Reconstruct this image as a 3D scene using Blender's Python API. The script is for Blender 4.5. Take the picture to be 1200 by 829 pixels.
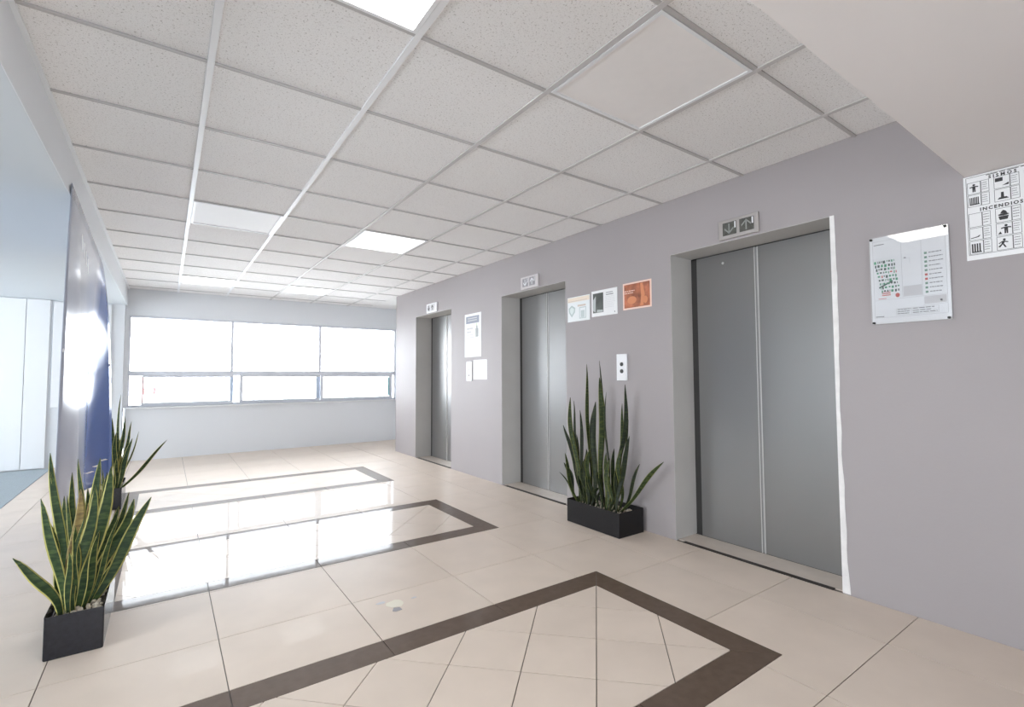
import bpy, bmesh, math, random
from mathutils import Vector, Matrix

random.seed(7)
for o in list(bpy.data.objects):
    bpy.data.objects.remove(o, do_unlink=True)
scene = bpy.context.scene
COL = scene.collection

# ------------------------------------------------------------------ camera
EYE = 1.141
cd = bpy.data.cameras.new('camera')
cd.sensor_fit = 'HORIZONTAL'
cd.sensor_width = 36.0
cd.lens = 572.19 / 1200.0 * 36.0
cd.clip_start = 0.02
cd.clip_end = 500
cam = bpy.data.objects.new('camera', cd)
COL.objects.link(cam)
RIGHT = Vector((0.81618721, -0.57777034, -0.00445741))
UP = Vector((-0.02368277, -0.0411616, 0.99887179))
FWD = Vector((0.57730196, 0.81516082, 0.04727878))
m = Matrix.Identity(4)
for i in range(3):
    m[i][0] = RIGHT[i]; m[i][1] = UP[i]; m[i][2] = -FWD[i]
m[0][3], m[1][3], m[2][3] = 0, 0, EYE
cam.matrix_world = m
scene.camera = cam

# ------------------------------------------------------------------ world, exposure
SKY = 12.5
LAMP = 6.5
LAMP_FAR = 1.25
world = bpy.data.worlds.new('overcast_sky')
scene.world = world
world.use_nodes = True
bg = world.node_tree.nodes['Background']
bg.inputs['Color'].default_value = (0.88, 0.942, 1.0, 1)
bg.inputs['Strength'].default_value = SKY
scene.view_settings.view_transform = 'Standard'
scene.view_settings.look = 'None'
scene.view_settings.exposure = 0.6
scene.view_settings.gamma = 1.0
scene.view_settings.use_curve_mapping = False

def portal(name, loc, rot, sx, sy):
    l = bpy.data.lights.new(name, 'AREA')
    l.shape = 'RECTANGLE'; l.size = sx; l.size_y = sy
    l.cycles.is_portal = True
    o = bpy.data.objects.new(name, l)
    o.location = loc; o.rotation_euler = rot
    COL.objects.link(o)

# ------------------------------------------------------------------ dimensions
W = 2.92            # elevator wall plane
CZ = 1.2485 + EYE   # suspended ceiling height
SZ = 0.89 + EYE     # low soffit over the camera
LZ = 1.015 + EYE    # low ceiling on the left
LX = -0.46          # edge of the suspended ceiling on the left
YW = 8.60           # window wall
YE = 7.25           # end of the elevator wall
XFL = -4.6          # far left wall
YB = -2.6           # wall behind the camera
XR = 4.7

# ------------------------------------------------------------------ materials
MATS = {}
def mat(name, color, rough=0.5, metal=0.0, spec=0.5, noise=None, bump=None, coat=0.0, vary=0.0):
    """noise=(scale, amount), bump=(scale, strength), vary=brightness spread between objects"""
    if name in MATS: return MATS[name]
    mt = bpy.data.materials.new(name); mt.use_nodes = True
    nt = mt.node_tree; b = nt.nodes['Principled BSDF']
    b.inputs['Base Color'].default_value = (*color, 1)
    b.inputs['Roughness'].default_value = rough
    b.inputs['Metallic'].default_value = metal
    b.inputs['Specular IOR Level'].default_value = spec
    b.inputs['Coat Weight'].default_value = coat
    b.inputs['Coat Roughness'].default_value = 0.025
    tc = nt.nodes.new('ShaderNodeTexCoord')
    src = None
    if noise:
        n = nt.nodes.new('ShaderNodeTexNoise'); n.inputs['Scale'].default_value = noise[0]
        n.inputs['Detail'].default_value = 4
        nt.links.new(tc.outputs['Object'], n.inputs['Vector'])
        r = nt.nodes.new('ShaderNodeMapRange')
        r.inputs['From Min'].default_value = 0.3; r.inputs['From Max'].default_value = 0.7
        r.inputs['To Min'].default_value = 1 - noise[1]; r.inputs['To Max'].default_value = 1 + noise[1]
        nt.links.new(n.outputs['Fac'], r.inputs['Value']); src = r.outputs['Result']
    if vary:
        oi = nt.nodes.new('ShaderNodeObjectInfo')
        r2 = nt.nodes.new('ShaderNodeMapRange')
        r2.inputs['To Min'].default_value = 1 - vary; r2.inputs['To Max'].default_value = 1 + vary
        nt.links.new(oi.outputs['Random'], r2.inputs['Value'])
        if src:
            mm = nt.nodes.new('ShaderNodeMath'); mm.operation = 'MULTIPLY'
            nt.links.new(src, mm.inputs[0]); nt.links.new(r2.outputs['Result'], mm.inputs[1]); src = mm.outputs[0]
        else: src = r2.outputs['Result']
    if src:
        mx = nt.nodes.new('ShaderNodeVectorMath'); mx.operation = 'SCALE'
        mx.inputs[0].default_value = color
        nt.links.new(src, mx.inputs['Scale']); nt.links.new(mx.outputs['Vector'], b.inputs['Base Color'])
    if bump:
        n = nt.nodes.new('ShaderNodeTexNoise'); n.inputs['Scale'].default_value = bump[0]; n.inputs['Detail'].default_value = 3
        nt.links.new(tc.outputs['Object'], n.inputs['Vector'])
        bp = nt.nodes.new('ShaderNodeBump'); bp.inputs['Strength'].default_value = bump[1]; bp.inputs['Distance'].default_value = 0.01
        nt.links.new(n.outputs['Fac'], bp.inputs['Height']); nt.links.new(bp.outputs['Normal'], b.inputs['Normal'])
    MATS[name] = mt
    return mt

def emit(name, color, strength):
    mt = bpy.data.materials.new(name); mt.use_nodes = True
    nt = mt.node_tree; b = nt.nodes['Principled BSDF']
    b.inputs['Base Color'].default_value = (0.9, 0.9, 0.9, 1)
    b.inputs['Emission Color'].default_value = (*color, 1)
    b.inputs['Emission Strength'].default_value = strength
    return mt

def glass(name, tint=(1, 1, 1), ior=1.45):
    mt = bpy.data.materials.new(name); mt.use_nodes = True
    nt = mt.node_tree
    for n in list(nt.nodes): nt.nodes.remove(n)
    out = nt.nodes.new('ShaderNodeOutputMaterial')
    tr = nt.nodes.new('ShaderNodeBsdfTransparent'); tr.inputs['Color'].default_value = (*tint, 1)
    gl = nt.nodes.new('ShaderNodeBsdfGlossy'); gl.inputs['Roughness'].default_value = 0.01
    fr = nt.nodes.new('ShaderNodeFresnel'); fr.inputs['IOR'].default_value = ior
    mx = nt.nodes.new('ShaderNodeMixShader')
    nt.links.new(fr.outputs[0], mx.inputs[0]); nt.links.new(tr.outputs[0], mx.inputs[1])
    nt.links.new(gl.outputs[0], mx.inputs[2]); nt.links.new(mx.outputs[0], out.inputs[0])
    return mt

M_lilac = mat('lilac_grey_wall_paint', (0.367, 0.336, 0.338), 0.6, noise=(1.3, 0.02), bump=(60, 0.05))
M_jamb = mat('grey_reveal_paint', (0.53, 0.515, 0.495), 0.55, noise=(3, 0.04), bump=(50, 0.1))
M_white = mat('white_wall_paint', (0.76, 0.78, 0.81), 0.6, bump=(40, 0.05))
M_soffit = mat('soffit_paint', (0.84, 0.80, 0.785), 0.7, bump=(30, 0.05))
M_lowceil = mat('low_ceiling_paint', (0.63, 0.665, 0.69), 0.6)
M_panelw = mat('white_wall_panel', (0.82, 0.83, 0.845), 0.35)
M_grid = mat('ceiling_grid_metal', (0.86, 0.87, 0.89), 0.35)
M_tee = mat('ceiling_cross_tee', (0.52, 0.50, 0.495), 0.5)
M_grid2 = mat('ceiling_grid_metal_shaded', (0.62, 0.60, 0.595), 0.5)  # same grid metal, painted darker for runners that miss the window sheen
M_plenum = mat('plenum_dark', (0.35, 0.34, 0.34), 0.8)
M_grout = mat('floor_grout', (0.16, 0.13, 0.11), 0.6)
M_tile = mat('cream_polished_tile', (0.73, 0.625, 0.535), 0.35, spec=0.03, noise=(5, 0.03), vary=0.025, coat=0.27)
M_band = mat('dark_brown_polished_tile', (0.135, 0.097, 0.074), 0.4, spec=0.03, coat=0.24, noise=(25, 0.10), vary=0.04)
M_carpet = mat('blue_grey_carpet', (0.36, 0.41, 0.44), 0.95, noise=(120, 0.12), bump=(300, 0.5))
M_sillstone = mat('beige_sill_tile', (0.72, 0.63, 0.55), 0.12, noise=(8, 0.05))
M_alu = mat('window_aluminium', (0.68, 0.70, 0.76), 0.4)
M_alu_blue = mat('window_aluminium_blue', (0.50, 0.60, 0.76), 0.4)
M_alu_red = mat('window_aluminium_red_fringe', (0.72, 0.50, 0.50), 0.5)  # reddish lens fringe painted into the colour of one stile
M_teal = mat('window_catch_teal', (0.25, 0.50, 0.56), 0.4)
M_glass = glass('window_glass')
M_acrylic = glass('clear_acrylic', ior=1.5)
M_black = mat('black_gloss_planter', (0.016, 0.016, 0.021), 0.22, spec=0.4, noise=(60, 0.2))
M_blackm = mat('black_satin_planter', (0.010, 0.009, 0.010), 0.5, spec=0.3, noise=(60, 0.2))
M_dark = mat('dark_gap', (0.03, 0.028, 0.027), 0.6)
M_strip = mat('dark_threshold_strip', (0.028, 0.02, 0.017), 0.6, noise=(60, 0.3))
M_paper = mat('white_paper', (0.86, 0.86, 0.865), 0.6)
M_plastic = mat('white_plastic', (0.86, 0.86, 0.88), 0.35)
M_ink = mat('black_ink', (0.035, 0.033, 0.035), 0.6)
M_greyink = mat('grey_ink', (0.30, 0.29, 0.30), 0.6)
M_paleink = mat('pale_grey_ink', (0.58, 0.57, 0.58), 0.6)
M_green = mat('green_ink', (0.12, 0.36, 0.22), 0.6)
M_red = mat('red_ink', (0.62, 0.14, 0.12), 0.6)
M_pebble = mat('cream_pebbles', (0.70, 0.63, 0.52), 0.7, noise=(90, 0.3))
M_soil = mat('dark_soil', (0.06, 0.05, 0.04), 0.9, noise=(60, 0.4))
M_chip = mat('bare_white_plaster', (0.80, 0.78, 0.77), 0.7, noise=(12, 0.08), bump=(90, 0.3))

def brushed(name, color, rough, metal):
    mt = mat(name, color, rough, metal)
    nt = mt.node_tree; b = nt.nodes['Principled BSDF']
    tc = nt.nodes.new('ShaderNodeTexCoord'); mp = nt.nodes.new('ShaderNodeMapping')
    mp.inputs['Scale'].default_value = (1, 220, 1.2)
    n = nt.nodes.new('ShaderNodeTexNoise'); n.inputs['Scale'].default_value = 3; n.inputs['Detail'].default_value = 2
    r = nt.nodes.new('ShaderNodeMapRange'); r.inputs['To Min'].default_value = rough - 0.012; r.inputs['To Max'].default_value = rough + 0.015
    nt.links.new(tc.outputs['Object'], mp.inputs[0]); nt.links.new(mp.outputs[0], n.inputs['Vector'])
    nt.links.new(n.outputs['Fac'], r.inputs['Value']); nt.links.new(r.outputs[0], b.inputs['Roughness'])
    return mt
M_steel = brushed('brushed_steel_door', (0.275, 0.27, 0.267), 0.36, 0.72)
M_steel2 = brushed('steel_edge_strip', (0.62, 0.61, 0.60), 0.35, 0.3)
M_seam = mat('door_seam', (0.33, 0.325, 0.32), 0.5)
M_plate = brushed('indicator_plate_steel', (0.50, 0.47, 0.455), 0.4, 0.6)
M_display = mat('indicator_display', (0.10, 0.10, 0.09), 0.25, noise=(40, 0.3))

def tile_mat():
    mt = bpy.data.materials.new('mineral_ceiling_tile'); mt.use_nodes = True
    nt = mt.node_tree; b = nt.nodes['Principled BSDF']
    b.inputs['Roughness'].default_value = 0.85
    tc = nt.nodes.new('ShaderNodeTexCoord')
    oi = nt.nodes.new('ShaderNodeObjectInfo')
    ad = nt.nodes.new('ShaderNodeVectorMath'); ad.operation = 'ADD'
    sc = nt.nodes.new('ShaderNodeVectorMath'); sc.operation = 'SCALE'
    cx = nt.nodes.new('ShaderNodeCombineXYZ')
    nt.links.new(oi.outputs['Random'], cx.inputs[0]); nt.links.new(oi.outputs['Random'], cx.inputs[1])
    nt.links.new(cx.outputs[0], sc.inputs[0]); sc.inputs['Scale'].default_value = 37
    nt.links.new(tc.outputs['Object'], ad.inputs[0]); nt.links.new(sc.outputs[0], ad.inputs[1])
    def specks(scale, lo, hi):
        n = nt.nodes.new('ShaderNodeTexNoise'); n.inputs['Scale'].default_value = scale
        n.inputs['Detail'].default_value = 2.0; n.inputs['Roughness'].default_value = 0.7
        nt.links.new(ad.outputs[0], n.inputs['Vector'])
        r = nt.nodes.new('ShaderNodeMapRange'); r.clamp = True
        r.inputs['From Min'].default_value = lo; r.inputs['From Max'].default_value = hi
        nt.links.new(n.outputs['Fac'], r.inputs['Value'])
        return r.outputs[0]
    a = specks(115, 0.60, 0.68); c = specks(240, 0.60, 0.70)
    mx = nt.nodes.new('ShaderNodeMath'); mx.operation = 'MAXIMUM'
    nt.links.new(a, mx.inputs[0]); nt.links.new(c, mx.inputs[1])
    mc = nt.nodes.new('ShaderNodeMix'); mc.data_type = 'RGBA'
    mc.inputs['A'].default_value = (0.90, 0.885, 0.875, 1); mc.inputs['B'].default_value = (0.50, 0.47, 0.45, 1)
    nt.links.new(mx.outputs[0], mc.inputs['Factor']); nt.links.new(mc.outputs['Result'], b.inputs['Base Color'])
    bp = nt.nodes.new('ShaderNodeBump'); bp.invert = True; bp.inputs['Strength'].default_value = 0.25; bp.inputs['Distance'].default_value = 0.002
    nt.links.new(mx.outputs[0], bp.inputs['Height']); nt.links.new(bp.outputs[0], b.inputs['Normal'])
    return mt
M_ctile = tile_mat()

def leaf_mat(name, dark, light, margin, edge):
    mt = bpy.data.materials.new(name); mt.use_nodes = True
    nt = mt.node_tree; b = nt.nodes['Principled BSDF']
    b.inputs['Roughness'].default_value = 0.5; b.inputs['Specular IOR Level'].default_value = 0.28
    uv = nt.nodes.new('ShaderNodeUVMap')
    sp = nt.nodes.new('ShaderNodeSeparateXYZ'); nt.links.new(uv.outputs[0], sp.inputs[0])
    tc = nt.nodes.new('ShaderNodeTexCoord')
    mp = nt.nodes.new('ShaderNodeMapping'); mp.inputs['Scale'].default_value = (18, 18, 75)
    nt.links.new(tc.outputs['Object'], mp.inputs[0])
    n = nt.nodes.new('ShaderNodeTexNoise'); n.inputs['Scale'].default_value = 1; n.inputs['Detail'].default_value = 3
    nt.links.new(mp.outputs[0], n.inputs['Vector'])
    r = nt.nodes.new('ShaderNodeMapRange'); r.inputs['From Min'].default_value = 0.42; r.inputs['From Max'].default_value = 0.68
    nt.links.new(n.outputs['Fac'], r.inputs['Value'])
    mc = nt.nodes.new('ShaderNodeMix'); mc.data_type = 'RGBA'
    mc.inputs['A'].default_value = (*dark, 1); mc.inputs['B'].default_value = (*light, 1)
    nt.links.new(r.outputs[0], mc.inputs['Factor'])
    s = nt.nodes.new('ShaderNodeMath'); s.operation = 'SUBTRACT'; s.inputs[1].default_value = 0.5
    nt.links.new(sp.outputs['X'], s.inputs[0])
    ab = nt.nodes.new('ShaderNodeMath'); ab.operation = 'ABSOLUTE'; nt.links.new(s.outputs[0], ab.inputs[0])
    g = nt.nodes.new('ShaderNodeMapRange'); g.clamp = True
    g.inputs['From Min'].default_value = edge; g.inputs['From Max'].default_value = edge + 0.04
    nt.links.new(ab.outputs[0], g.inputs['Value'])
    mm = nt.nodes.new('ShaderNodeMix'); mm.data_type = 'RGBA'
    mm.inputs['B'].default_value = (*margin, 1)
    nt.links.new(g.outputs[0], mm.inputs['Factor']); nt.links.new(mc.outputs['Result'], mm.inputs['A'])
    nt.links.new(mm.outputs['Result'], b.inputs['Base Color'])
    return mt
M_leafA = leaf_mat('snake_plant_leaf_yellow_margin', (0.016, 0.038, 0.013), (0.062, 0.10, 0.030), (0.55, 0.50, 0.16), 0.36)
M_leafB = leaf_mat('snake_plant_leaf_dark', (0.007, 0.013, 0.004), (0.024, 0.037, 0.010), (0.15, 0.16, 0.045), 0.43)
M_leafC = leaf_mat('snake_plant_leaf_light', (0.017, 0.031, 0.007), (0.060, 0.080, 0.019), (0.24, 0.25, 0.065), 0.40)
M_leafDry = leaf_mat('snake_plant_leaf_dried', (0.20, 0.14, 0.06), (0.36, 0.27, 0.10), (0.55, 0.46, 0.2), 0.40)

# ------------------------------------------------------------------ helpers
def link(name, me, material=None, parent=None):
    o = bpy.data.objects.new(name, me); COL.objects.link(o)
    if material is not None and me is not None and not me.materials: me.materials.append(material)
    if parent is not None: o.parent = parent
    return o

def mesh(name, verts, faces, material, parent=None, smooth=False):
    me = bpy.data.meshes.new(name); me.from_pydata(verts, [], faces); me.update()
    if smooth:
        for p in me.polygons: p.use_smooth = True
    return link(name, me, material, parent)

def empty(name, loc=(0, 0, 0)):
    e = bpy.data.objects.new(name, None); e.empty_display_size = 0.05
    e.location = loc; COL.objects.link(e); return e

def tag(o, label, cat, group=None, kind=None):
    o['label'] = label; o['category'] = cat
    if group: o['group'] = group
    if kind: o['kind'] = kind
    return o

class MB:
    """collects boxes and prisms into one mesh"""
    def __init__(self): self.v = []; self.f = []
    def box(self, x0, x1, y0, y1, z0, z1):
        n = len(self.v)
        self.v += [(x0,y0,z0),(x1,y0,z0),(x1,y1,z0),(x0,y1,z0),(x0,y0,z1),(x1,y0,z1),(x1,y1,z1),(x0,y1,z1)]
        self.f += [tuple(n+i for i in q) for q in ((3,2,1,0),(4,5,6,7),(0,1,5,4),(1,2,6,5),(2,3,7,6),(3,0,4,7))]
        return self
    def prism(self, poly, z0, z1):
        n = len(self.v); k = len(poly)
        self.v += [(x, y, z0) for x, y in poly] + [(x, y, z1) for x, y in poly]
        self.f.append(tuple(n+i for i in reversed(range(k)))); self.f.append(tuple(n+k+i for i in range(k)))
        for i in range(k):
            j = (i+1) % k; self.f.append((n+i, n+j, n+k+j, n+k+i))
        return self
    def build(self, name, material, parent=None, bevel=0.0, seg=2):
        ox = oy = oz = 0
        if parent is not None and parent.type == 'EMPTY':
            ox, oy, oz = parent.location
            self.v = [(x-ox, y-oy, z-oz) for x, y, z in self.v]
        elif parent is not None and parent.parent is not None and parent.parent.type == 'EMPTY':
            ox, oy, oz = parent.parent.location
            self.v = [(x-ox, y-oy, z-oz) for x, y, z in self.v]
        o = mesh(name, self.v, self.f, material, parent)
        if bevel:
            b = o.modifiers.new('bevel', 'BEVEL'); b.width = bevel; b.segments = seg; b.limit_method = 'ANGLE'
        return o
def box(name, x0, x1, y0, y1, z0, z1, material, parent=None, bevel=0.0, seg=2):
    return MB().box(x0, x1, y0, y1, z0, z1).build(name, material, parent, bevel, seg)

def clip(poly, x0, x1, y0, y1):
    def half(p, inside, cross):
        out = []
        for i in range(len(p)):
            a, b = p[i-1], p[i]
            ia, ib = inside(a), inside(b)
            if ia != ib: out.append(cross(a, b))
            if ib: out.append(b)
        return out
    def cx(x): return lambda a, b: (x, a[1] + (b[1]-a[1])*(x-a[0])/(b[0]-a[0]))
    def cy(y): return lambda a, b: (a[0] + (b[0]-a[0])*(y-a[1])/(b[1]-a[1]), y)
    for ins, cr in ((lambda p: p[0] > x0, cx(x0)), (lambda p: p[0] < x1, cx(x1)), (lambda p: p[1] > y0, cy(y0)), (lambda p: p[1] < y1, cy(y1))):
        if poly: poly = half(poly, ins, cr)
    return poly

def area(p): return abs(sum(p[i-1][0]*p[i][1]-p[i][0]*p[i-1][1] for i in range(len(p))))/2

# ================================================================== FLOOR
TH = 0.012
floor = box('floor', XFL-0.2, XR+0.2, YB-0.2, YW+0.3, -0.15, -0.004, M_grout)
tag(floor, 'cream polished tile floor with dark brown bordered rectangles', 'floor', kind='structure')
GX, GY, PX, PY = 0.215, 0.82, 0.578, 0.57
G = 0.002
XC = -1.16                                # carpet edge
RX0, RX1, BW = -0.33, 2.085, 0.14
RECTS = [(1.04 + 2.08*k, 2.10 + 2.08*k) for k in (-1, 0, 1, 2)]
def subtract(r, h):
    x0, x1, y0, y1 = r; a, b, c, d = h
    if a >= x1 or b <= x0 or c >= y1 or d <= y0: return [r]
    out = []
    if c > y0: out.append((x0, x1, y0, c))
    if d < y1: out.append((x0, x1, d, y1))
    yy0, yy1 = max(y0, c), min(y1, d)
    if a > x0: out.append((x0, a, yy0, yy1))
    if b < x1: out.append((b, x1, yy0, yy1))
    return out
for i in range(-3, 9):
    for j in range(-6, 15):
        x0, x1 = max(GX+PX*i, XC), min(GX+PX*(i+1), W if GY+PY*j < YE-0.3 else XR)
        y0, y1 = GY+PY*j, min(GY+PY*(j+1), YW-0.02)
        if x1-x0 < 0.03 or y1-y0 < 0.03: continue
        if x0 >= W-0.02 and y0 < YE: y0 = YE
        rs = [(x0+G, x1-G, y0+G, y1-G)]
        for (c, d) in RECTS:
            rs = [s for r in rs for s in subtract(r, (RX0-G, RX1+G, c-G, d+G))]
        rs = [r for r in rs if r[1]-r[0] > 0.004 and r[3]-r[2] > 0.004]
        if not rs: continue
        mb = MB()
        for r in rs: mb.box(r[0], r[1], r[2], r[3], -TH, 0)
        mb.build('floor_tile', M_tile, floor)
S2 = 0.289*math.sqrt(2)
for (c, d) in RECTS:
    ix0, ix1, iy0, iy1 = RX0+BW, RX1-BW, c+BW, d-BW
    # mitred border pieces
    cuts = [GX+PX*k for k in range(-2, 6) if RX0+BW < GX+PX*k < RX1-BW-0.02]
    for (yo, yi) in ((c, iy0), (d, iy1)):
        xs = [None] + cuts + [None]
        for k in range(len(xs)-1):
            a, b = xs[k], xs[k+1]
            p = [((RX0 if a is None else a), yo), ((RX1 if b is None else b), yo), ((ix1 if b is None else b), yi), ((ix0 if a is None else a), yi)]
            cxm = sum(q[0] for q in p)/4; cym = sum(q[1] for q in p)/4
            p = [(x+(G if x < cxm else -G), y+(0.0012 if y < cym else -0.0012)) for x, y in p]
            if yo > yi: p.reverse()
            MB().prism(p, -TH, 0).build('border_tile', M_band, floor)
    for (xo, xi) in ((RX0, ix0), (RX1, ix1)):
        p = [(xo, c), (xo, d), (xi, iy1), (xi, iy0)]
        cxm = sum(q[0] for q in p)/4; cym = sum(q[1] for q in p)/4
        p = [(x+(0.0012 if x < cxm else -0.0012), y+(G if y < cym else -G)) for x, y in p]
        if xo < xi: p.reverse()
        MB().prism(p, -TH, 0).build('border_tile', M_band, floor)
    # diagonal tiles inside
    s0, d0 = ix1+iy0, ix1-iy1
    for a in range(-14, 4):
        for b in range(-14, 14):
            e = 0.002*math.sqrt(2)
            sl, sh, dl, dh = s0+S2*a+e, s0+S2*(a+1)-e, d0+S2*b+e, d0+S2*(b+1)-e
            q = [((s+t)/2, (s-t)/2) for s, t in ((sl, dl), (sl, dh), (sh, dh), (sh, dl))]
            q = clip(q, ix0+G, ix1-G, iy0+G, iy1-G)
            if len(q) > 2 and area(q) > 2e-4:
                sg = sum(q[i-1][0]*q[i][1]-q[i][0]*q[i-1][1] for i in range(len(q)))
                if sg < 0: q.reverse()
                MB().prism(q, -TH, 0).build('diagonal_tile', M_tile, floor)
carpet = box('carpet', XFL, XC-0.002, YB, YW-0.1, -0.004, 0.003, M_carpet)
tag(carpet, 'blue grey carpet beyond the tiles on the left', 'carpet', kind='structure')
# dark and pale marks on one tile
st = empty('floor_mark', (0.97, 2.39, 0.0))
def blob(name, cx, cy, r, k, mt, z, par, seed, sy=1.0):
    rnd = random.Random(seed)
    pts = [(cx + r*(0.7+0.5*rnd.random())*math.cos(t*2*math.pi/k), cy + sy*r*(0.7+0.5*rnd.random())*math.sin(t*2*math.pi/k)) for t in range(k)]
    MB().prism(pts, 0.0002, z).build(name, mt, par)
blob('dark_spot', 0.955, 2.335, 0.024, 9, M_greyink, 0.0012, st, 3)
blob('pale_patch', 0.968, 2.395, 0.042, 11, mat('pale_patch', (0.76, 0.71, 0.58), 0.5), 0.0008, st, 5)
blob('grey_patch', 0.915, 2.445, 0.026, 7, M_paleink, 0.0009, st, 8, 0.5)
blob('grey_patch', 1.075, 2.405, 0.016, 7, M_paleink, 0.0009, st, 9, 0.5)
tag(st, 'small dark spot with pale patch on a cream floor tile', 'stain')

# ================================================================== CEILING
ceil = box('ceiling', LX-0.02, XR+0.2, SZ and 0.55, YW+0.3, CZ+0.06, CZ+0.15, M_plenum)
tag(ceil, 'suspended ceiling of speckled square tiles in a metal grid', 'ceiling', kind='structure')
CX0, CY0, CT = 0.1163, 1.612, 0.61
colx = [LX] + [CX0+CT*i for i in range(5)] + [W]
rowy = [0.56] + [CY0+CT*j for j in range(-1, 12)] + [YW]
LIGHTS = {(0, -1): 2, (2, -1): 0, (0, 4): 0, (2, 4): 1, (0, 9): 3, (2, 9): 3}
def ctile(x0, x1, y0, y1):
    # tile origin at its own corner, recessed a little above the grid flanges
    o = mesh('ceiling_tile', [(0,0,0),(x1-x0,0,0),(x1-x0,y1-y0,0),(0,y1-y0,0),(0,0,0.015),(x1-x0,0,0.015),(x1-x0,y1-y0,0.015),(0,y1-y0,0.015)],
             [(3,2,1,0),(4,5,6,7),(0,1,5,4),(1,2,6,5),(2,3,7,6),(3,0,4,7)], M_ctile, ceil)
    o.location = (x0, y0, CZ+0.007)
for a in range(len(colx)-1):
    for b in range(len(rowy)-1):
        if (a-1, b-2) in LIGHTS: continue
        x1 = colx[a+1]
        ctile(colx[a]+0.003, x1-0.003, rowy[b]+0.003, rowy[b+1]-0.003)
for b in range(len(rowy)-1):     # the part past the end of the elevator wall
    if rowy[b+1] > YE:
        for k in range(3):
            ctile(W+k*0.61+0.003, min(W+(k+1)*0.61, XR)-0.003, max(rowy[b], YE)+0.003, rowy[b+1]-0.003)
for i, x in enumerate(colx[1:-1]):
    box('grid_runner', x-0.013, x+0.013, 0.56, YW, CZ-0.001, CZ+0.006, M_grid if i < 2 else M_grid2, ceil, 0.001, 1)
for y in rowy[1:-1]:
    for a in range(len(colx)-1):
        x0 = colx[a] + (0.013 if a else 0); x1 = colx[a+1] - (0.013 if a < len(colx)-2 else 0)
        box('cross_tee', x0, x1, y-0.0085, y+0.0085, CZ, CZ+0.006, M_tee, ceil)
box('wall_angle', LX, LX+0.022, 0.56, YW, CZ-0.002, CZ+0.006, M_grid, ceil)

M_lamp = emit('lit_ceiling_diffuser', (1.0, 0.955, 0.90), LAMP)
M_lampd = emit('dim_lit_ceiling_diffuser', (1.0, 0.97, 0.94), LAMP_FAR)
M_lampc = emit('cool_lit_ceiling_diffuser', (0.95, 0.975, 1.0), 1.3)
M_unlit2 = mat('clean_unlit_diffuser', (0.95, 0.95, 0.96), 0.5)
M_unlit = mat('unlit_ceiling_diffuser', (0.93, 0.90, 0.885), 0.5, noise=(20, 0.01))
LBL = {(0, -1): 'lit square ceiling light panel cut off by the top of the photo',
       (2, -1): 'unlit smooth square ceiling panel light in front of the nearest elevator',
       (0, 4): 'pale glossy unlit ceiling light panel right of the top of the banner',
       (2, 4): 'lit ceiling light panel nearest the middle elevator',
       (0, 9): 'far lit ceiling light panel left of centre near the window',
       (2, 9): 'far lit ceiling light panel closest to the window and farthest elevator'}
for (i, j), on in LIGHTS.items():
    x0, x1 = CX0+CT*i, CX0+CT*(i+1); y0, y1 = CY0+CT*j, CY0+CT*(j+1)
    e = empty('ceiling_light', ((x0+x1)/2, (y0+y1)/2, CZ))
    fr = 0.016
    MB().box(x0+fr-0.002, x1-fr+0.002, y0+0.010, y0+0.024, CZ-0.003, CZ+0.02).box(x0+fr-0.002, x1-fr+0.002, y1-0.024, y1-0.010, CZ-0.003, CZ+0.02) \
        .box(x0+fr-0.002, x0+0.030, y0+0.024, y1-0.024, CZ-0.003, CZ+0.02).box(x1-0.030, x1-fr+0.002, y0+0.024, y1-0.024, CZ-0.003, CZ+0.02).build('frame', M_grid, e)
    box('diffuser', x0+0.030, x1-0.030, y0+0.024, y1-0.024, CZ+0.002, CZ+0.012, (M_lamp if on == 2 else M_lampc if on == 3 else M_lampd) if on else (M_unlit if i else M_unlit2), e)
    tag(e, LBL[(i, j)], 'ceiling light', 'square ceiling light panels')

# lower ceilings
lc = box('ceiling_low', XFL-0.2, LX, YB-0.2, YW+0.3, LZ, CZ+0.15, M_lowceil)
tag(lc, 'lower white painted ceiling and beam along the left', 'ceiling', kind='structure')
box('beam_face', LX, LX+0.004, 0.584, YW-0.001, LZ+0.0005, CZ-0.002, M_white, lc)
sf = box('ceiling_soffit', LX, W+0.02, YB-0.2, 0.584, SZ, CZ+0.15, M_soffit)
tag(sf, 'plain grey low soffit at the upper right', 'ceiling', kind='structure')

# ================================================================== ELEVATOR WALL
OPEN = [(1.131, 2.163), (3.285, 4.315), (5.445, 6.51)]
OZ = 0.862 + EYE
D = 0.245
mb = MB()
ys = [YB-0.2] + [v for p in OPEN for v in p] + [YE]
for k in range(0, len(ys), 2): mb.box(W, W+D, ys[k], ys[k+1], -0.1, CZ+0.1)
for (a, b) in OPEN: mb.box(W, W+D, a, b, OZ, CZ+0.1)
wr = mb.build('wall_right', M_lilac)
tag(wr, 'lilac grey painted wall with three elevator openings', 'wall', kind='structure')
# painted reveals lining each opening
for (a, b) in OPEN:
    t = 0.003
    MB().box(W+0.0015, W+D, b-t, b, 0, OZ).box(W+0.0015, W+D, a, a+t, 0, OZ).box(W+0.0015, W+D, a+t, b-t, OZ-t, OZ).build('reveal', M_jamb, wr)
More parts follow.
